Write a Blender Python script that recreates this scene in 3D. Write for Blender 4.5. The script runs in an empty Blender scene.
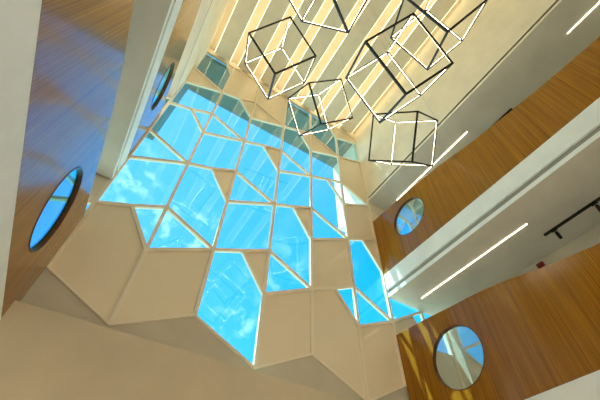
import bpy, bmesh, math, random
from mathutils import Vector, Matrix

C = bpy.context.scene.collection
SC = bpy.context.scene
S = 0.5            # metres per plan unit
H0 = 1.5           # eye height above the ground floor

def P(x, y, z):
    return Vector((x * S, y * S, z * S + H0))

# ------------------------------------------------------------------ camera
cam_d = bpy.data.cameras.new('camera')
cam_d.sensor_width = 36.0
cam_d.lens = 351.891 / 600.0 * 36.0
cam_d.clip_start = 0.05
cam = bpy.data.objects.new('camera', cam_d)
C.objects.link(cam)
R = [[0.8514793, -0.5240097, 0.0199205], [0.4177498, 0.6548728, -0.6297830], [0.3169671, 0.5445690, 0.7765156]]
right, down, fwd = Vector(R[0]), Vector(R[1]), Vector(R[2])
M = Matrix.Identity(4)
for i in range(3):
    M[i][0], M[i][1], M[i][2] = right[i], -down[i], -fwd[i]
M.translation = P(0, 0, 0)
cam.matrix_world = M
SC.camera = cam

# ------------------------------------------------------------------ sky, sun, exposure
SC.view_settings.view_transform = 'Standard'
SC.view_settings.look = 'None'
SC.view_settings.gamma = 1.0
SC.view_settings.exposure = 1.45
SC.view_settings.use_curve_mapping = False
SC.cycles.use_denoising = True
SC.cycles.max_bounces = 14
SC.cycles.diffuse_bounces = 7
SC.cycles.glossy_bounces = 6
SC.cycles.transparent_max_bounces = 24
SC.cycles.sample_clamp_indirect = 8.0

SKY_STRENGTH = 1.0
SUN_ENERGY = 6.0
SUN_DIR = Vector((1.0, -0.43, -1.5))
LED = (1.0, 0.84, 0.56)
COVE_POWER = 1.5
EDGE_POWER = 1.4
STRIP_POWER = 5.0
ADDED_FILL_POWER = 11.0  # for the unseen strips added as fill light
PENDANT_POWER = 5.0

class NT:
    def __init__(self, tree):
        self.t = tree
        tree.nodes.clear()
    def n(self, typ, **kw):
        node = self.t.nodes.new(typ)
        for k, v in kw.items():
            if k == 'ins':
                for a, b in v.items():
                    if isinstance(b, bpy.types.NodeSocket):
                        self.t.links.new(b, node.inputs[a])
                    else:
                        node.inputs[a].default_value = b
            else:
                setattr(node, k, v)
        return node
    def math(self, op, a, b=0.0, c=None, clamp=False):
        ins = {0: a, 1: b}
        if c is not None:
            ins[2] = c
        return self.n('ShaderNodeMath', operation=op, use_clamp=clamp, ins=ins).outputs[0]
    def ramp(self, fac, stops):
        r = self.n('ShaderNodeValToRGB', ins={0: fac})
        el = r.color_ramp.elements
        while len(el) < len(stops):
            el.new(0.5)
        for e, (p, c) in zip(el, stops):
            e.position = p
            e.color = (*c, 1) if len(c) == 3 else c
        return r.outputs[0]

world = bpy.data.worlds.new('sky')
SC.world = world
world.use_nodes = True
nt = NT(world.node_tree)
tc = nt.n('ShaderNodeTexCoord').outputs['Generated']
sep = nt.n('ShaderNodeSeparateXYZ', ins={0: tc})
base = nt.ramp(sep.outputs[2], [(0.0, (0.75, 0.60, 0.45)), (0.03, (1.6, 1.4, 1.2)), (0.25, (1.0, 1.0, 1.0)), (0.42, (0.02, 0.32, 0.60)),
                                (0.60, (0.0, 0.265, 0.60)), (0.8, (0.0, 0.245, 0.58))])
haze = nt.n('ShaderNodeMapRange', ins={0: sep.outputs[0], 1: 0.55, 2: -0.15, 3: 0.0, 4: 0.75}).outputs[0]
away = nt.n('ShaderNodeMapRange', ins={0: sep.outputs[0], 1: -0.32, 2: -0.13, 3: 0.1, 4: 1.0}).outputs[0]
up = nt.n('ShaderNodeMapRange', ins={0: sep.outputs[2], 1: 0.35, 2: 0.45, 3: 0.0, 4: 1.0}).outputs[0]
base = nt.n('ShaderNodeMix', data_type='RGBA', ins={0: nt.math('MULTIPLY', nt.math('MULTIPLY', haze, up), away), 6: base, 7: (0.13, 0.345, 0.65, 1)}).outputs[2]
noise = nt.n('ShaderNodeTexNoise', ins={'Vector': tc, 'Scale': 24.0, 'Detail': 7.0, 'Roughness': 0.62}).outputs[0]
puff = nt.n('ShaderNodeMapRange', ins={0: noise, 1: 0.49, 2: 0.70, 3: 0.0, 4: 1.0}).outputs[0]
mask = None
for (d, r0, r1, amp) in [((-0.117, 0.666, 0.737), 0.9955, 0.9995, 0.9), ((-0.11, 0.71, 0.695), 0.994, 0.9995, 0.5),
                         ((0.076, 0.739, 0.669), 0.9945, 0.9993, 0.9), ((0.005, 0.733, 0.68), 0.995, 0.9993, 0.8),
                         ((0.279, 0.814, 0.509), 0.9975, 0.9998, 0.9), ((0.334, 0.70, 0.632), 0.993, 0.9995, 0.4)]:
    v = Vector(d).normalized()
    dot = nt.n('ShaderNodeVectorMath', operation='DOT_PRODUCT', ins={0: tc, 1: tuple(v)}).outputs['Value']
    m = nt.n('ShaderNodeMapRange', ins={0: dot, 1: r0, 2: r1, 3: 0.0, 4: amp}).outputs[0]
    mask = m if mask is None else nt.math('MAXIMUM', mask, m)
cl = nt.math('MULTIPLY', puff, mask)
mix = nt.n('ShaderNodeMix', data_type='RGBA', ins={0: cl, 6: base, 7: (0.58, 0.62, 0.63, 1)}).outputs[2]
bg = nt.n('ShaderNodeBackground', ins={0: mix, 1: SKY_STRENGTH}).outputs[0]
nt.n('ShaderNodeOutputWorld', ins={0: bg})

sun_d = bpy.data.lights.new('sun', 'SUN')
sun_d.energy = SUN_ENERGY
sun_d.angle = math.radians(0.6)
sun_d.color = (1.0, 0.93, 0.80)
sun = bpy.data.objects.new('sun', sun_d)
C.objects.link(sun)
sun.rotation_euler = SUN_DIR.to_track_quat('-Z', 'Y').to_euler()
sun.location = (-8, 12, 20)

# ------------------------------------------------------------------ materials
def mat(name):
    m = bpy.data.materials.new(name)
    m.use_nodes = True
    return m, NT(m.node_tree)

def paint(name, col, rough=0.6, vary=0.05, spec=0.3, coat=0.0, coat_rough=0.1, scale=2.0):
    m, t = mat(name)
    pos = t.n('ShaderNodeNewGeometry').outputs['Position']
    nz = t.n('ShaderNodeTexNoise', ins={'Vector': pos, 'Scale': scale, 'Detail': 4.0}).outputs[0]
    lo = tuple(c * (1 - vary) for c in col)
    hi = tuple(min(1, c * (1 + vary)) for c in col)
    c = t.ramp(nz, [(0.3, lo), (0.7, hi)])
    fine = t.n('ShaderNodeTexNoise', ins={'Vector': pos, 'Scale': 260.0, 'Detail': 2.0}).outputs[0]
    bump = t.n('ShaderNodeBump', ins={'Strength': 0.02, 'Distance': 0.002, 'Height': fine}).outputs[0]
    b = t.n('ShaderNodeBsdfPrincipled', ins={'Base Color': c, 'Roughness': rough, 'Specular IOR Level': spec,
                                             'Coat Weight': coat, 'Coat Roughness': coat_rough, 'Normal': bump})
    t.n('ShaderNodeOutputMaterial', ins={0: b.outputs[0]})
    return m

def wood(name, dark, light, coat=1.0, coat_rough=0.15):
    m, t = mat(name)
    pos = t.n('ShaderNodeNewGeometry').outputs['Position']
    mp = t.n('ShaderNodeMapping', ins={0: pos, 'Scale': (95.0, 95.0, 0.5)}).outputs[0]
    n1 = t.n('ShaderNodeTexNoise', ins={'Vector': mp, 'Scale': 1.0, 'Detail': 5.0, 'Roughness': 0.65}).outputs[0]
    mp2 = t.n('ShaderNodeMapping', ins={0: pos, 'Scale': (9.0, 9.0, 0.35)}).outputs[0]
    n2 = t.n('ShaderNodeTexNoise', ins={'Vector': mp2, 'Scale': 1.0, 'Detail': 3.0}).outputs[0]
    sepp = t.n('ShaderNodeSeparateXYZ', ins={0: pos})
    ph = t.math('ADD', t.math('MULTIPLY', sepp.outputs[1], 2 * math.pi / 0.030), t.math('MULTIPLY', n2, 5.0))
    line = t.math('MULTIPLY', t.math('SINE', ph), 0.045)
    f = t.math('ADD', t.math('ADD', t.math('MULTIPLY', n1, 0.80), t.math('MULTIPLY', n2, 0.20)), line)
    c = t.ramp(f, [(0.34, dark), (0.5, tuple((a + b) / 2 for a, b in zip(dark, light))), (0.66, light)])
    bump = t.n('ShaderNodeBump', ins={'Strength': 0.04, 'Distance': 0.002, 'Height': f}).outputs[0]
    b = t.n('ShaderNodeBsdfPrincipled', ins={'Base Color': c, 'Roughness': 0.5, 'Specular IOR Level': 0.05, 'Normal': bump})
    g = t.n('ShaderNodeNewGeometry')
    dot = t.n('ShaderNodeVectorMath', operation='DOT_PRODUCT', ins={0: g.outputs['Normal'], 1: g.outputs['Incoming']}).outputs['Value']
    k = t.math('SUBTRACT', 1.0, t.math('ABSOLUTE', dot), clamp=True)
    fr = t.math('MULTIPLY', t.math('ADD', t.math('MULTIPLY', t.math('POWER', k, 4.0), 0.74), 0.018), coat)
    gl = t.n('ShaderNodeBsdfGlossy', ins={0: (1, 1, 1, 1), 'Roughness': coat_rough, 'Normal': bump})
    mx = t.n('ShaderNodeMixShader', ins={0: fr, 1: b.outputs[0], 2: gl.outputs[0]})
    t.n('ShaderNodeOutputMaterial', ins={0: mx.outputs[0]})
    return m

def glass(name, tint, f0=0.05, rough=0.0, gain=1.0):
    m, t = mat(name)
    g = t.n('ShaderNodeNewGeometry')
    dot = t.n('ShaderNodeVectorMath', operation='DOT_PRODUCT', ins={0: g.outputs['Normal'], 1: g.outputs['Incoming']}).outputs['Value']
    k = t.math('SUBTRACT', 1.0, t.math('ABSOLUTE', dot), clamp=True)
    fr = t.math('ADD', t.math('MULTIPLY', t.math('POWER', k, 5.0), (1 - f0) * gain), f0)
    tr = t.n('ShaderNodeBsdfTransparent', ins={0: (*tint, 1)})
    gl = t.n('ShaderNodeBsdfGlossy', ins={0: (0.9, 0.95, 0.95, 1), 'Roughness': rough})
    mx = t.n('ShaderNodeMixShader', ins={0: fr, 1: tr.outputs[0], 2: gl.outputs[0]})
    t.n('ShaderNodeOutputMaterial', ins={0: mx.outputs[0]})
    return m

def emit(name, col, power):
    m, t = mat(name)
    e = t.n('ShaderNodeEmission', ins={0: (*col, 1), 1: power})
    t.n('ShaderNodeOutputMaterial', ins={0: e.outputs[0]})
    return m

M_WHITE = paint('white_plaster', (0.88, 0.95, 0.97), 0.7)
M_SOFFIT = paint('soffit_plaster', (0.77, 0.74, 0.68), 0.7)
M_BULK = paint('cream_plaster', (0.90, 0.86, 0.75), 0.7)
M_LOW = paint('beige_plaster', (0.64, 0.56, 0.43), 0.6)
M_RECESS = paint('grey_plaster', (0.62, 0.575, 0.48), 0.7)
M_BACK = paint('pale_wall_paint', (0.70, 0.65, 0.56), 0.8)
M_FLOOR = paint('pale_stone_floor', (0.74, 0.66, 0.53), 0.35, 0.12, scale=0.8)
M_BOARD = paint('grey_ceiling_board', (0.88, 0.81, 0.68), 0.7)
M_CEIL = paint('cream_ceiling', (0.66, 0.58, 0.44), 0.8)
M_PANEL = paint('beige_lacquered_panel', (0.86, 0.76, 0.60), 0.45, 0.02, coat=0.7, coat_rough=0.09)
M_FRAME = paint('cream_powder_coated_metal', (0.88, 0.80, 0.66), 0.35, 0.02)
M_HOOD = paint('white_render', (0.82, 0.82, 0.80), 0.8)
M_HOODTOP = paint('canopy_sheet_and_fin_shade', (0.06, 0.17, 0.20), 0.7)  # canopy colour; on the left fin it stands in for shade
M_GROOVE = paint('dark_shadow_gap', (0.36, 0.35, 0.32), 0.8)
M_WOOD = wood('lacquered_oak_veneer', (0.165, 0.064, 0.002), (0.46, 0.20, 0.007))
M_RIM = wood('dark_oak_edge', (0.085, 0.03, 0.012), (0.20, 0.08, 0.03), 0.6, 0.2)
M_GLASS = glass('blue_tinted_glazing', (0.70, 0.95, 1.0), 0.042)
M_PORT = glass('clear_porthole_glass', (0.50, 0.88, 0.97), 0.03, gain=0.45)
M_CLEAR = glass('clear_glazing', (0.95, 0.97, 0.96), 0.04)
M_PORTMIRROR = glass('reflective_porthole_glass', (0.8, 0.86, 0.86), 0.30)
M_BLACK = paint('black_aluminium', (0.012, 0.012, 0.013), 0.35, 0.05)
M_STEEL = paint('steel_cable', (0.35, 0.34, 0.32), 0.4)
M_RED = paint('dark_red_plastic', (0.20, 0.012, 0.012), 0.4)
E_COVE = emit('warm_cove_led', LED, COVE_POWER)
E_EDGE = emit('warm_cove_edge', (1.0, 0.80, 0.42), EDGE_POWER)
E_STRIP = emit('warm_strip_led', (1.0, 0.80, 0.50), STRIP_POWER)
E_FILL = emit('added_fill_strip_led', (1.0, 0.84, 0.60), ADDED_FILL_POWER)  # glow of the added out-of-view fill strips
E_PEND = emit('pendant_led', (1.0, 0.80, 0.52), PENDANT_POWER)

# ------------------------------------------------------------------ mesh helpers (plan units in, metres out)
def finish(bm, name, m, parent=None, smooth=False):
    bmesh.ops.recalc_face_normals(bm, faces=bm.faces)
    me = bpy.data.meshes.new(name)
    bm.to_mesh(me)
    bm.free()
    o = bpy.data.objects.new(name, me)
    C.objects.link(o)
    for mm in (m if isinstance(m, (list, tuple)) else [m]):
        me.materials.append(mm)
    if smooth:
        for p in me.polygons:
            p.use_smooth = True
    if parent is not None:
        o.parent = parent
        o.matrix_parent_inverse = Matrix.Translation(-parent.location)
    return o

def centre_origin(o):
    """put a parentless mesh's origin at the middle of its base"""
    vs = [v.co for v in o.data.vertices]
    b = Vector(((min(v.x for v in vs) + max(v.x for v in vs)) / 2, (min(v.y for v in vs) + max(v.y for v in vs)) / 2, min(v.z for v in vs)))
    o.data.transform(Matrix.Translation(-b))
    o.location = b
    return o

def box(bm, x0, x1, y0, y1, z0, z1):
    vs = [bm.verts.new(P(x, y, z)) for x in (x0, x1) for y in (y0, y1) for z in (z0, z1)]
    for f in ((0, 1, 3, 2), (4, 6, 7, 5), (0, 4, 5, 1), (2, 3, 7, 6), (0, 2, 6, 4), (1, 5, 7, 3)):
        bm.faces.new([vs[i] for i in f])

def prism_y(bm, pts, y0, y1):
    """polygon in (x,z) swept along y"""
    a = [bm.verts.new(P(x, y0, z)) for x, z in pts]
    b = [bm.verts.new(P(x, y1, z)) for x, z in pts]
    n = len(pts)
    bm.faces.new(a)
    bm.faces.new(b[::-1])
    for i in range(n):
        bm.faces.new((a[i], a[(i + 1) % n], b[(i + 1) % n], b[i]))

def ring_y(bm, outer, inner, y0, y1, y1_in=None):
    """frame between two outlines in (x,z), swept along y"""
    n = len(outer)
    v = {}
    for k, pts in (('o', outer), ('i', inner)):
        for q, y in ((0, y0), (1, y1)):
            v[k, q] = [bm.verts.new(P(x, y, z)) for x, z in pts]
    for i in range(n):
        j = (i + 1) % n
        bm.faces.new((v['o', 0][i], v['o', 0][j], v['i', 0][j], v['i', 0][i]))
        bm.faces.new((v['o', 1][i], v['i', 1][i], v['i', 1][j], v['o', 1][j]))
        bm.faces.new((v['o', 0][i], v['o', 1][i], v['o', 1][j], v['o', 0][j]))
        bm.faces.new((v['i', 0][i], v['i', 0][j], v['i', 1][j], v['i', 1][i]))

def rod(bm, a, b, r, n=8):
    """round rod between two points given in metres"""
    a, b = Vector(a), Vector(b)
    d = (b - a).normalized()
    u = d.orthogonal().normalized()
    w = d.cross(u)
    ra = [bm.verts.new(a + (u * math.cos(t) + w * math.sin(t)) * r) for t in [2 * math.pi * i / n for i in range(n)]]
    rb = [bm.verts.new(b + (u * math.cos(t) + w * math.sin(t)) * r) for t in [2 * math.pi * i / n for i in range(n)]]
    bm.faces.new(ra[::-1])
    bm.faces.new(rb)
    for i in range(n):
        bm.faces.new((ra[i], ra[(i + 1) % n], rb[(i + 1) % n], rb[i]))

def bar(bm, a, b, u, w, hu, hw):
    """square bar from a to b (metres), half sizes hu along u and hw along w"""
    vs = []
    for p in (a, b):
        for su, sw in ((-1, -1), (1, -1), (1, 1), (-1, 1)):
            vs.append(bm.verts.new(p + u * (su * hu) + w * (sw * hw)))
    bm.faces.new(vs[:4][::-1])
    bm.faces.new(vs[4:])
    for i in range(4):
        j = (i + 1) % 4
        bm.faces.new((vs[i], vs[j], vs[4 + j], vs[4 + i]))

def structure(bm, name, m, label=None):
    o = finish(bm, name, m)
    o['kind'] = 'structure'
    if label:
        o['label'] = label
    return o

def thing(name, loc, label, cat, group=None):
    o = bpy.data.objects.new(name, None)
    C.objects.link(o)
    o.empty_display_size = 0.1
    o.location = loc
    o['label'] = label
    o['category'] = cat
    if group:
        o['group'] = group
    return o

XL, XR = -2.08, 10.87          # the two atrium sides
WL, WR = -5.71, 14.50          # corridor walls behind the balconies
YF, YB = 10.0, -7.0            # window wall, back wall
ZG = -2.99                     # ground floor
ZC = 25.6                      # underside of the ceiling boards
LEV = [(2.93, 4.28), (10.2, 11.55)]   # slab edges: bottom, top
ZT = 17.5                      # soffit of the plain top bulkheads

# ------------------------------------------------------------------ room shell
bm = bmesh.new(); box(bm, WL, WR, YB, YF + 0.4, ZG - 0.3, ZG); structure(bm, 'floor', M_FLOOR)
bm = bmesh.new(); box(bm, XL - 0.4, XR + 0.4, YB, YF + 0.19, 26.3, 26.6); structure(bm, 'ceiling', M_CEIL)
bm = bmesh.new(); box(bm, WL, WR, YB - 0.3, YB, 3.9, 26.6); box(bm, WL, WR, YB - 0.3, YB, ZG, -2.5)
box(bm, WL, -4.6, YB - 0.3, YB, -2.5, 3.9); box(bm, 13.4, WR, YB - 0.3, YB, -2.5, 3.9)
structure(bm, 'wall_back', M_BACK, 'wall behind the viewer, its unseen long low window added for more daylight')
bm = bmesh.new(); box(bm, WL - 0.3, WL, YB, YF + 0.3, ZG, ZT + 1.35); structure(bm, 'wall_left', M_BACK)
bm = bmesh.new(); box(bm, WR, WR + 0.3, YB, YF + 0.3, ZG, ZT + 1.35); structure(bm, 'wall_right', M_BACK)

def slab(name, side, z0, z1, label):
    """floor slab behind an atrium edge; its edge has a shadow gap above a thin lower lip"""
    e, w = (XR, WR) if side > 0 else (XL, WL)
    s = side
    prof = [(e, z0), (e, z0 + 0.20), (e + s * 0.09, z0 + 0.20), (e + s * 0.09, z0 + 0.45), (e, z0 + 0.45), (e, z1), (w, z1), (w, z0)]
    bm = bmesh.new(); prism_y(bm, prof, YB, YF - 0.006)
    bm.faces.ensure_lookup_table()
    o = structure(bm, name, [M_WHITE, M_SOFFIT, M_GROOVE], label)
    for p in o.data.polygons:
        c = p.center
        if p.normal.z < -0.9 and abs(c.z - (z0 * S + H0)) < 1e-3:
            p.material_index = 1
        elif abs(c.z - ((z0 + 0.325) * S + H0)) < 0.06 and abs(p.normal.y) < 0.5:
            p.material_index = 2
    return o
for nm, sd in (('left', -1), ('right', 1)):
    for k, (z0, z1) in enumerate(LEV):
        slab(f'floor_slab_{nm}', sd, z0, z1, f'white edge and grey soffit of the {("first", "second")[k]} balcony floor on the {nm}')
    e, w = (XR, WR) if sd > 0 else (XL, WL)
    # top bulkhead: soffit, lip and the plain wall up to the ceiling
    bm = bmesh.new()
    prism_y(bm, [(e, ZT), (e, ZT + 0.17), (e + sd * 0.12, ZT + 0.17), (e + sd * 0.12, ZT + 0.33), (e, ZT + 0.33), (e, 26.3), (e + sd * 0.4, 26.3), (e + sd * 0.4, ZT + 1.35), (w, ZT + 1.35), (w, ZT)], YB, YF - 0.006)
    o = structure(bm, f'wall_bulkhead_{nm}', [M_BULK, M_SOFFIT, M_GROOVE], f'plain cream bulkhead above the top balcony on the {nm}')
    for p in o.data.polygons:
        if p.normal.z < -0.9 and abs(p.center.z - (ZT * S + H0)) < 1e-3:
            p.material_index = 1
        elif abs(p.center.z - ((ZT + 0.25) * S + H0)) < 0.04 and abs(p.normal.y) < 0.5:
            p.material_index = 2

# low wall in front of the foot of the window wall, and the plain wall its mosaic stands on
bm = bmesh.new(); box(bm, XL, XR, 9.48, 10.08, ZG, 4.77); structure(bm, 'wall_front_low', M_LOW, 'plain beige low wall before the foot of the window wall')
bm = bmesh.new(); box(bm, XL - 0.4, XR + 0.4, 10.0, 10.19, 25.56, 26.29); structure(bm, 'wall_front_head', M_BULK)

# ------------------------------------------------------------------ canopy and side fins outside the window wall
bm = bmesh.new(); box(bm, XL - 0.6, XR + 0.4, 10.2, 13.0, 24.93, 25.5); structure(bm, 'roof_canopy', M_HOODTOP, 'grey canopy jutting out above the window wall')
bm = bmesh.new(); box(bm, XL - 0.6, -2.19, 10.2, 13.0, 17.4, 24.92); structure(bm, 'wall_fin_left', M_HOODTOP, 'outer fin left of the window wall, shade put into its dark colour')
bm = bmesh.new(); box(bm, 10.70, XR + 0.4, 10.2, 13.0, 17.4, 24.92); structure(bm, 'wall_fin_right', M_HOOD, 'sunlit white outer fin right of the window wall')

# ------------------------------------------------------------------ the mosaic window wall
EV = [6.15, 8.95, 11.80, 14.13, 17.03, 19.97, 22.20]
OD = [5.10, 7.86, 10.04, 13.05, 15.92, 18.08, 21.13]
MX = [-2.08, 0.04, 2.18, 4.43, 6.54, 8.83, 10.87]
N = {}
for c, (l, x) in enumerate(zip('abcdefg', MX)):
    for k, z in enumerate(OD if c % 2 else EV):
        N[l + str(k)] = (x, z)
N['g5'] = (10.87, 22.05); N['f1'] = (8.83, 8.02); N['b7'] = (0.04, 24.18); N['f7'] = (8.83, 23.85); N['g6'] = (10.87, 24.80); N['e6'] = (6.54, 22.2)
for l, x in zip('abcdefg', MX):
    N[l + 't'] = (x, 25.55)
N.update(i1=(-1.04, 9.43), i2=(-0.99, 17.46), i3=(1.11, 13.49), i4=(3.30, 9.46), i5=(3.32, 17.61), i6=(5.48, 13.56), i7=(5.60, 21.72),
         i8=(7.76, 17.59), i9=(7.74, 9.47), i10=(9.85, 13.57), i11=(1.14, 21.52), i12=(-0.52, 25.55), i13=(8.12, 25.55),
         r0=(13.05, 6.1), r1=(13.05, 10.25), r2=(12.2, 9.72), r3=(13.05, 8.2), r4=(13.05, 12.3), r5=(13.05, 14.6), r6=(13.05, 17.58), gz=(10.87, 17.58),
         s0=(14.45, 5.4), s1=(14.45, 8.3), s2=(14.45, 11.2), s3=(14.45, 13.3), s4=(14.45, 17.58),
         l0=(-4.2, 5.1), m1=(-2.75, 9.32), m2=(-2.75, 12.17), l1=(-4.2, 8.0), l2=(-4.2, 10.1), l3=(-4.2, 13.0), l4=(-4.2, 15.9), l5=(-4.2, 17.58), az=(-2.08, 17.58),
         k0=(-5.66, 6.1), k1=(-5.66, 9.0), k2=(-5.66, 11.8), k3=(-5.66, 14.1), k4=(-5.66, 17.58))
PANES = [
    ('P', 'a0 b0 b1 i1 a1', 1), ('G', 'i1 b2 b1', 1), ('G', 'a1 i1 b2 b3 a2', 1), ('G', 'a2 b3 a3', 1), ('G', 'a3 b3 b4 i2 a4', 1), ('G', 'i2 b5 b4', 1),
    ('G', 'a4 i2 b5 b6 a5', 1), ('P', 'a5 b6 a6', 1), ('G', 'a6 b6 b7 i12 at', 1), ('P', 'i12 b7 bt', 1),
    ('P', 'b0 c0 c1 b1', 2), ('G', 'b1 c1 b2', 2), ('G', 'b2 c1 c2 i3 b3', 2), ('P', 'i3 c2 c3', 2), ('G', 'b3 i3 c3 c4 b4', 2), ('G', 'b4 c4 b5', 2),
    ('G', 'b5 c4 c5 i11 b6', 2), ('P', 'i11 c5 c6', 2), ('P', 'b6 i11 c6 ct bt b7', 2),
    ('G', 'c0 d0 d1 i4 c1', 3), ('P', 'i4 d1 d2', 3), ('G', 'c1 i4 d2 d3 c2', 3), ('G', 'c2 d3 c3', 3), ('G', 'c3 d3 d4 i5 c4', 3), ('P', 'i5 d4 d5', 3),
    ('G', 'c4 i5 d5 d6 c5', 3), ('P', 'c5 d6 c6', 3), ('P', 'c6 d6 dt ct', 3),
    ('P', 'd0 e0 e1 d1', 4), ('G', 'd1 e1 d2', 4), ('G', 'd2 e1 e2 i6 d3', 4), ('P', 'i6 e2 e3', 4), ('G', 'd3 i6 e3 e4 d4', 4), ('G', 'd4 e4 d5', 4),
    ('G', 'd5 e4 e5 i7 d6', 4), ('P', 'i7 e5 e6', 4), ('G', 'd6 i7 e6 et dt', 4),
    ('P', 'e0 f0 f1 i9 e1', 5), ('G', 'i9 f1 f2', 5), ('P', 'e1 i9 f2 f3 e2', 5), ('G', 'e2 f3 e3', 5), ('G', 'e3 f3 f4 i8 e4', 5), ('G', 'i8 f4 f5', 5),
    ('G', 'e4 i8 f5 f6 e5', 5), ('P', 'e5 f6 e6', 5), ('G', 'e6 f6 f7 i13 et', 5), ('P', 'i13 f7 ft', 5),
    ('P', 'f0 g0 g1 f1', 6), ('G', 'f1 g1 f2', 6), ('G', 'f2 g1 g2 i10 f3', 6), ('P', 'i10 g2 g3', 6), ('P', 'f3 i10 g3 g4 f4', 6), ('G', 'f4 g4 f5', 6),
    ('P', 'f5 g4 g5 f6', 6), ('G', 'f6 g5 g6 f7', 6), ('P', 'f7 g6 gt ft', 6),
    ('P', 'g0 r0 r3 r2 g1', 7), ('G', 'r2 r3 r1', 7), ('G', 'g1 r2 r1 r4 g2', 7), ('G', 'g2 r4 g3', 7), ('P', 'g3 r4 r5 g4', 7), ('P', 'g4 r5 r6 gz', 7),
    ('P', 'r0 s0 s1 r3', 8), ('G', 'r3 s1 s2 r1', 8), ('G', 'r1 s2 r4', 8), ('G', 'r4 s2 s3 r5', 8), ('G', 'r5 s3 s4 r6', 8),
    ('G', 'a0 l0 l1 a1', 0), ('G', 'a1 l1 l2', 0), ('P', 'a1 m1 m2 a2', 0), ('G', 'm1 l2 l3 m2', 0), ('G', 'a2 l3 a3', 0), ('G', 'a3 l3 l4 az', 0), ('P', 'l4 l5 az', 0),
    ('G', 'l0 k0 k1 l1', -1), ('G', 'l1 k1 k2 l2', -1), ('G', 'l2 k2 l3', -1), ('G', 'l3 k2 k3 l4', -1), ('P', 'l4 k3 k4 l5', -1),
]

foot = [N[k] for k in ('a0', 'b0', 'c0', 'd0', 'e0', 'f0', 'g0')]
bm = bmesh.new(); prism_y(bm, [(WL, ZG), (XR, ZG)] + [(WR, ZG), (WR, 5.4), (13.05, 6.12)] + foot[::-1] + [(-4.2, 5.1), (WL, 6.1)], 10.09, 10.4)
structure(bm, 'wall_front', M_RECESS, 'recessed grey wall under the zigzag foot of the mosaic')

def ccw(p):
    a = sum(p[i][0] * p[(i + 1) % len(p)][1] - p[(i + 1) % len(p)][0] * p[i][1] for i in range(len(p)))
    return p if a > 0 else p[::-1]

def inset(p, d):
    """parallel inset of a counter-clockwise outline"""
    out = []
    n = len(p)
    for i in range(n):
        a, b, c = Vector(p[i - 1]), Vector(p[i]), Vector(p[(i + 1) % n])
        e1, e2 = (b - a).normalized(), (c - b).normalized()
        n1, n2 = Vector((-e1.y, e1.x)), Vector((-e2.y, e2.x))
        m = n1 + n2
        k = d / max(0.12, (1 + n1.dot(n2)))
        out.append(tuple(b + m * k))
    return out

ORD = ['first', 'second', 'third', 'fourth', 'fifth', 'sixth', 'seventh', 'eighth', 'ninth']
SIDES = {3: 'three-cornered', 4: 'four-cornered', 5: 'five-cornered', 6: 'six-cornered'}
COLN = {-1: 'outermost column behind the left balconies', 0: 'column just behind the left balconies', 7: 'column just behind the right balconies', 8: 'outermost column behind the right balconies'}
for c in range(1, 7):
    COLN[c] = f'{ORD[c - 1]} column of the mosaic wall'
count, win = {}, 0
win = 1
root = bpy.data.objects.new('window_1', None); C.objects.link(root); root.location = P(4.4, YB - 0.15, -2.5); root['kind'] = 'structure'  # window added behind the camera to let in more daylight
bm = bmesh.new()
xs = [-4.6, -1.6, 1.4, 4.4, 7.4, 10.4, 13.4]
for i in range(6):
    ring_y(bm, [(xs[i], -2.5), (xs[i + 1], -2.5), (xs[i + 1], 3.9), (xs[i], 3.9)], [(xs[i] + .08, -2.42), (xs[i + 1] - .08, -2.42), (xs[i + 1] - .08, 3.82), (xs[i] + .08, 3.82)], YB - 0.25, YB - 0.05)
finish(bm, 'window_frame', M_FRAME, root)
for i in range(6):
    bm = bmesh.new(); box(bm, xs[i] + .078, xs[i + 1] - .078, YB - 0.17, YB - 0.14, -2.422, 3.822); finish(bm, 'pane', M_CLEAR, root)
for kind, names, col in PANES:
    pts = ccw([N[k] for k in names.split()])
    k = (kind, col)
    count[k] = count.get(k, 0) + 1
    o_out = inset(pts, 0.0006)
    o_in = inset(pts, 0.063)
    o_fill = inset(pts, 0.074)
    cx, cz = sum(p[0] for p in pts) / len(pts), min(p[1] for p in pts)
    loc = P(cx, 10.0, cz)
    n_here = ORD[count[k] - 1]
    if kind == 'G':
        win += 1
        root = bpy.data.objects.new(f'window_{win}', None); C.objects.link(root); root.location = loc
        root['kind'] = 'structure'
        root['label'] = f'{SIDES[len(pts)]} window, {n_here} glazed one up in the {COLN[col]}'
        bm = bmesh.new(); ring_y(bm, o_out, o_in, 10.0, 10.13); finish(bm, 'window_frame', M_FRAME, root)
        bm = bmesh.new(); prism_y(bm, inset(pts, 0.060), 10.06, 10.085); finish(bm, 'pane', M_GLASS, root)
    else:
        root = thing('facade_panel', loc, f'beige {SIDES[len(pts)]} solid panel, {n_here} solid one up in the {COLN[col]}', 'wall panel', 'solid panels of the mosaic window wall')
        bm = bmesh.new(); ring_y(bm, o_out, o_in, 10.0, 10.13); finish(bm, 'panel_frame', M_FRAME, root)
        bm = bmesh.new(); prism_y(bm, inset(pts, 0.060), 10.08, 10.11); finish(bm, 'infill_board', M_PANEL, root)

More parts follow.
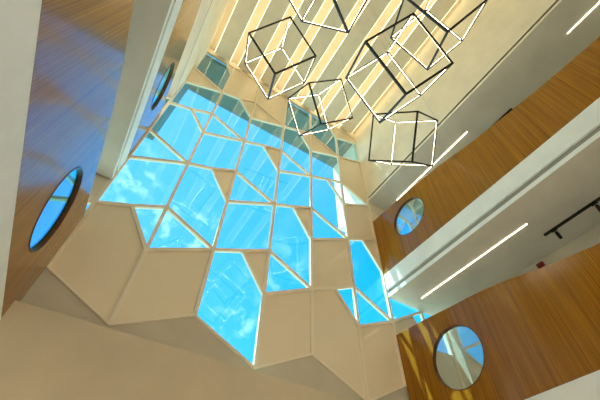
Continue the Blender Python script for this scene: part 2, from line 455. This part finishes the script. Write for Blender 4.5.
# ------------------------------------------------------------------ ceiling boards with cove lights along both edges
edges = [(-1.59, -0.44), (0.21, 1.36), (2.01, 3.16), (3.81, 4.96), (5.61, 6.76), (7.41, 8.56), (9.21, 10.32)]
for k, (x0, x1) in enumerate(edges):
    root = thing('ceiling_board', P((x0 + x1) / 2, 1.5, ZC), f'long flat grey ceiling board, {ORD[k]} from the left side of the atrium', 'ceiling board', 'ceiling boards with glowing gaps')
    bm = bmesh.new(); box(bm, x0, x1, -6.9, 9.86, ZC, ZC + 0.14)
    box(bm, x0 + 0.25, x0 + 0.33, -6.9, 9.86, ZC + 0.14, 26.29); box(bm, x1 - 0.33, x1 - 0.25, -6.9, 9.86, ZC + 0.14, 26.29)
    finish(bm, 'board', M_BOARD, root)
    for s, x in ((-1, x0), (1, x1)):
        bm = bmesh.new(); box(bm, min(x, x + s * 0.04), max(x, x + s * 0.04), -6.8, 9.8, ZC + 0.03, ZC + 0.11)
        o = finish(bm, 'cove_light', E_EDGE, root)
        bm = bmesh.new(); box(bm, min(x - s * 0.03, x - s * 0.13), max(x - s * 0.03, x - s * 0.13), -6.8, 9.8, ZC + 0.145, ZC + 0.19)
        o = finish(bm, 'cove_strip', E_COVE, root)

# ------------------------------------------------------------------ timber balcony fronts with portholes
TOP = [(10, 3.98), (8.5, 3.88), (7.0, 3.72), (5.6, 3.58), (4.4, 3.36), (3.3, 3.10), (2.5, 2.96), (0.9, 2.72), (-0.75, 2.53), (-2.7, 2.38), (-4.8, 2.30), (-7, 2.28)]
TOPL = [(10, 3.90), (8.5, 3.84), (7.0, 3.76), (5.6, 3.66), (4.6, 3.52), (3.6, 3.25), (2.7, 3.02), (0.9, 2.74), (-0.75, 2.53), (-2.7, 2.38), (-4.8, 2.30), (-7, 2.28)]

def spline(pts, y):
    pts = sorted(pts)
    for i in range(len(pts) - 1):
        if pts[i][0] <= y <= pts[i + 1][0]:
            p0, p1, p2, p3 = pts[max(0, i - 1)], pts[i], pts[i + 1], pts[min(len(pts) - 1, i + 2)]
            t = (y - p1[0]) / (p2[0] - p1[0])
            m1 = (p2[1] - p0[1]) / (p2[0] - p0[0]) * (p2[0] - p1[0])
            m2 = (p3[1] - p1[1]) / (p3[0] - p1[0]) * (p2[0] - p1[0])
            return (2 * t**3 - 3 * t**2 + 1) * p1[1] + (t**3 - 2 * t**2 + t) * m1 + (-2 * t**3 + 3 * t**2) * p2[1] + (t**3 - t**2) * m2
    return pts[-1][1]

def parapet(side, zb, top, hole, hr, label):
    x0 = XR if side > 0 else XL
    th = side * 0.12
    yn, yf = YB + 0.02, YF - 0.006
    root = thing('balcony_front', P(x0 + th / 2, (yn + yf) / 2, zb + 0.01), label, 'balcony front', 'timber balcony fronts around the atrium')
    outl = [(yn, zb + 0.01), (yf, zb + 0.01)]
    n = 44
    for i in range(n + 1):
        y = yf + (yn - yf) * i / n
        outl.append((y, zb + spline(top, y)))
    circ = [(hole[0] + hr * math.cos(2 * math.pi * i / 64), hole[1] + hr * math.sin(2 * math.pi * i / 64)) for i in range(64)]
    bm = bmesh.new()
    es = []
    for loop in (outl, circ):
        vs = [bm.verts.new(P(x0, y, z)) for y, z in loop]
        es += [bm.edges.new((vs[i], vs[(i + 1) % len(vs)])) for i in range(len(vs))]
    bmesh.ops.triangle_fill(bm, edges=es, use_beauty=True, use_dissolve=False)
    ex = bmesh.ops.extrude_face_region(bm, geom=list(bm.faces))
    bmesh.ops.translate(bm, verts=[v for v in ex['geom'] if isinstance(v, bmesh.types.BMVert)], vec=Vector((th * S, 0, 0)))
    finish(bm, 'timber_panel', M_WOOD, root)
    # rim lining and glass disc
    def disc(r, seg=64):
        return [(hole[0] + r * math.cos(2 * math.pi * i / seg), hole[1] + r * math.sin(2 * math.pi * i / seg)) for i in range(seg)]
    bm = bmesh.new()
    xa, xb = x0 - side * 0.012, x0 + th + side * 0.012
    ro, ri = disc(hr - 0.003), disc(hr - 0.03)
    v = {}
    for kk, pts in (('o', ro), ('i', ri)):
        for q, x in ((0, xa), (1, xb)):
            v[kk, q] = [bm.verts.new(P(x, y, z)) for y, z in pts]
    for i in range(64):
        j = (i + 1) % 64
        bm.faces.new((v['o', 0][i], v['o', 0][j], v['i', 0][j], v['i', 0][i]))
        bm.faces.new((v['o', 1][i], v['i', 1][i], v['i', 1][j], v['o', 1][j]))
        bm.faces.new((v['o', 0][i], v['o', 1][i], v['o', 1][j], v['o', 0][j]))
        bm.faces.new((v['i', 0][i], v['i', 0][j], v['i', 1][j], v['i', 1][i]))
    o = finish(bm, 'porthole_rim', M_RIM, root); o['label'] = 'dark timber rim'
    bm = bmesh.new()
    a = [bm.verts.new(P(x0 + th * 0.62, y, z)) for y, z in disc(hr - 0.033)]
    b = [bm.verts.new(P(x0 + th * 0.70, y, z)) for y, z in disc(hr - 0.033)]
    bm.faces.new(a); bm.faces.new(b[::-1])
    for i in range(64):
        j = (i + 1) % 64
        bm.faces.new((a[i], a[j], b[j], b[i]))
    o = finish(bm, 'porthole_glass', M_PORT if side < 0 else M_PORTMIRROR, root)
    return root

parapet(-1, 4.28, TOPL, (7.42, 6.02), 1.07, 'glossy timber balcony front reflecting blue sky, lower one on the left')
parapet(-1, 11.55, TOP, (7.5, 13.55), 1.05, 'timber balcony front above the lower one on the left, seen edge-on')
parapet(1, 4.28, TOP, (7.42, 6.24), 1.09, 'timber balcony front with sun patches, lower one on the right')
parapet(1, 11.55, TOP, (7.5, 13.70), 1.08, 'timber balcony front between two white slab edges, upper one on the right')

# ------------------------------------------------------------------ strip lights let into the soffits, then added fill strips
def strip_light(x, y0, y1, z, label, w=0.014, m=None):
    root = thing('strip_light', P(x, (y0 + y1) / 2, z - 0.03), label, 'light', 'strip lights in the balcony soffits')
    bm = bmesh.new(); box(bm, x - w - 0.015, x + w + 0.015, y0 - 0.04, y1 + 0.04, z - 0.012, z - 0.001); finish(bm, 'trim_frame', M_WHITE, root)
    bm = bmesh.new(); box(bm, x - w, x + w, y0, y1, z - 0.03, z - 0.013); finish(bm, 'diffuser', m or E_STRIP, root)
strip_light(12.2, 3.43, 9.17, 10.2, 'lit warm strip light in the grey soffit above the lower right balcony')
strip_light(12.33, 3.26, 8.95, 17.5, 'lit warm strip light in the top soffit beside the lower right cube pendant')
strip_light(12.30, -4.9, -2.62, 17.5, 'lit warm strip light in the top soffit at the upper right corner')

for sd, x in ((1, 12.4), (-1, -3.6)):  # unseen strips added under the lowest soffits to brighten the atrium
    for y0 in (-5.5, 0.5):
        strip_light(x, y0, y0 + 4.5, 2.93, f'added unseen fill strip in the lowest soffit, {"far" if y0 > 0 else "near"} one under the {"right" if sd > 0 else "left"} balcony', 0.12, E_FILL)
for y0, nm in ((-5.0, 'near'), (0.5, 'middle'), (6.0, 'far')):  # unseen strips added on the left to light the right side
    strip_light(-4.3, y0, y0 + 3.4, 17.5, f'added unseen fill strip over the upper left balcony, {nm} one of the row', 0.2, E_FILL)
# ------------------------------------------------------------------ track lights
def track_light(x, y0, y1, z, heads, label):
    root = thing('track_light', P(x, (y0 + y1) / 2, z - 0.16), label, 'light', 'black track lights in the balcony soffits')
    bm = bmesh.new(); box(bm, x - 0.045, x + 0.045, y0, y1, z - 0.08, z - 0.002); finish(bm, 'track', M_BLACK, root)
    for y in heads:
        bm = bmesh.new()
        box(bm, x - 0.04, x + 0.04, y - 0.12, y + 0.12, z - 0.12, z - 0.08)
        rod(bm, P(x, y, z - 0.11), P(x + 0.12, y, z - 0.20), 0.012)
        rod(bm, P(x + 0.07, y, z - 0.17), P(x + 0.36, y + 0.06, z - 0.27), 0.032, 20)
        h = finish(bm, 'spotlight', M_BLACK, root)
track_light(13.28, -3.4, 3.44, 10.2, (3.05, 1.45, -1.2), 'black track light with small spotlights under the grey soffit at right')
track_light(13.22, 1.07, 5.2, 17.5, (3.6,), 'black track light peeking over the upper right balcony front')

# dark red alarm sounder at the corner of wall and soffit
bm = bmesh.new()
box(bm, 14.38, 14.495, 4.40, 4.68, 9.88, 10.06)
al = centre_origin(finish(bm, 'alarm_box', M_RED))
al['label'] = 'small dark red box high on the wall behind the lower right balcony'
al['category'] = 'alarm'

# ------------------------------------------------------------------ cube pendants
CUBES = [
    ([1.618, 5.153, 16.78], 2.13, [[0.5955, 0.777, 0.2041], [-0.5736, 0.2333, 0.7852], [0.5625, -0.5847, 0.5846]], 'black wire cube pendant lit inside, nearest the left balconies'),
    ([4.927, 6.638, 18.152], 2.15, [[0.7432, 0.6587, -0.1169], [-0.3106, 0.4945, 0.8118], [0.5926, -0.567, 0.5721]], 'black wire cube pendant hanging closest to the window wall'),
    ([4.994, 2.044, 12.78], 2.15, [[0.5255, 0.8124, 0.2526], [-0.6422, 0.184, 0.7441], [0.558, -0.5533, 0.6185]], 'largest-looking wire cube pendant, hanging lowest in the middle of the cluster'),
    ([6.117, 0.114, 15.693], 2.15, [[-0.7942, 0.4308, -0.4286], [-0.0111, 0.695, 0.7189], [0.6076, 0.5757, -0.5472]], 'wire cube pendant at the top overlapping the largest-looking cube'),
    ([8.707, 4.92, 15.611], 2.27, [[0.4549, 0.8141, -0.3608], [-0.6799, 0.0559, -0.7311], [-0.5751, 0.578, 0.579]], 'wire cube pendant hanging upright-looking, nearest the right balconies'),
    ([1.538, 1.131, 14.545], 2.15, [[0.6857, -0.7255, -0.0585], [-0.3809, -0.4262, 0.8205], [-0.6202, -0.5404, -0.5686]], 'wire cube pendant cut off by the top edge of the view'),
]
FLIP = {3, 4, 5}
for k, (c, size, rm, label) in enumerate(CUBES):
    ax = [Vector((rm[0][j], rm[1][j], rm[2][j])).normalized() for j in range(3)]
    ax[1] = (ax[1] - ax[0] * ax[1].dot(ax[0])).normalized()
    z3 = ax[0].cross(ax[1]); ax[2] = z3 if z3.dot(ax[2]) > 0 else -z3
    cen = P(*c)
    h = size * S / 2
    t = 0.018                                     # half width of a profile
    lowz = min((cen + ax[0] * (a * h) + ax[1] * (b * h) + ax[2] * (d * h)).z for a in (-1, 1) for b in (-1, 1) for d in (-1, 1))
    root = thing('cube_pendant', Vector((cen.x, cen.y, lowz)), label, 'pendant light', 'cube pendants hanging from the atrium ceiling')
    for i in range(3):
        u, v, w = ax[i], ax[(i + 1) % 3], ax[(i + 2) % 3]
        for sv in (-1, 1):
            for sw in (-1, 1):
                mid = cen + v * (sv * h) + w * (sw * h)
                ext = h + t if i == 0 else h - t
                # square profile whose inner corner is cut off; the LED lies flush in the cut
                vi, wi = v * -sv, w * -sw
                cut = 1.3 * t
                sec = [(-t, -t), (t, -t), (t, t - cut), (t - cut, t), (-t, t)]
                bm = bmesh.new()
                ea = [bm.verts.new(mid - u * ext + vi * p + wi * q) for p, q in sec]
                eb = [bm.verts.new(mid + u * ext + vi * p + wi * q) for p, q in sec]
                bm.faces.new(ea); bm.faces.new(eb[::-1])
                for e in range(5):
                    bm.faces.new((ea[e], ea[(e + 1) % 5], eb[(e + 1) % 5], eb[e]))
                prof = finish(bm, 'profile', M_BLACK, root)
                nrm, tan = (vi + wi).normalized(), (vi - wi).normalized()
                q = mid + (vi + wi) * (t - cut / 2) + nrm * 0.0012
                bm = bmesh.new(); bar(bm, q - u * (h - 0.04), q + u * (h - 0.04), nrm, tan, 0.001, 0.0055)
                led = finish(bm, 'light_strip', E_PEND)
                led.parent = prof
                led.matrix_parent_inverse = Matrix.Identity(4)
                led.location = (0, 0, 0)
    cor = sorted([cen + ax[0] * (a * h) + ax[1] * (b * h) + ax[2] * (d * h) for a in (-1, 1) for b in (-1, 1) for d in (-1, 1)], key=lambda p: -p.z)
    for p in cor[:3]:
        bm = bmesh.new(); rod(bm, p, Vector((p.x, p.y, 26.29 * S + H0)), 0.0025, 6)
        finish(bm, 'cable', M_STEEL, root)
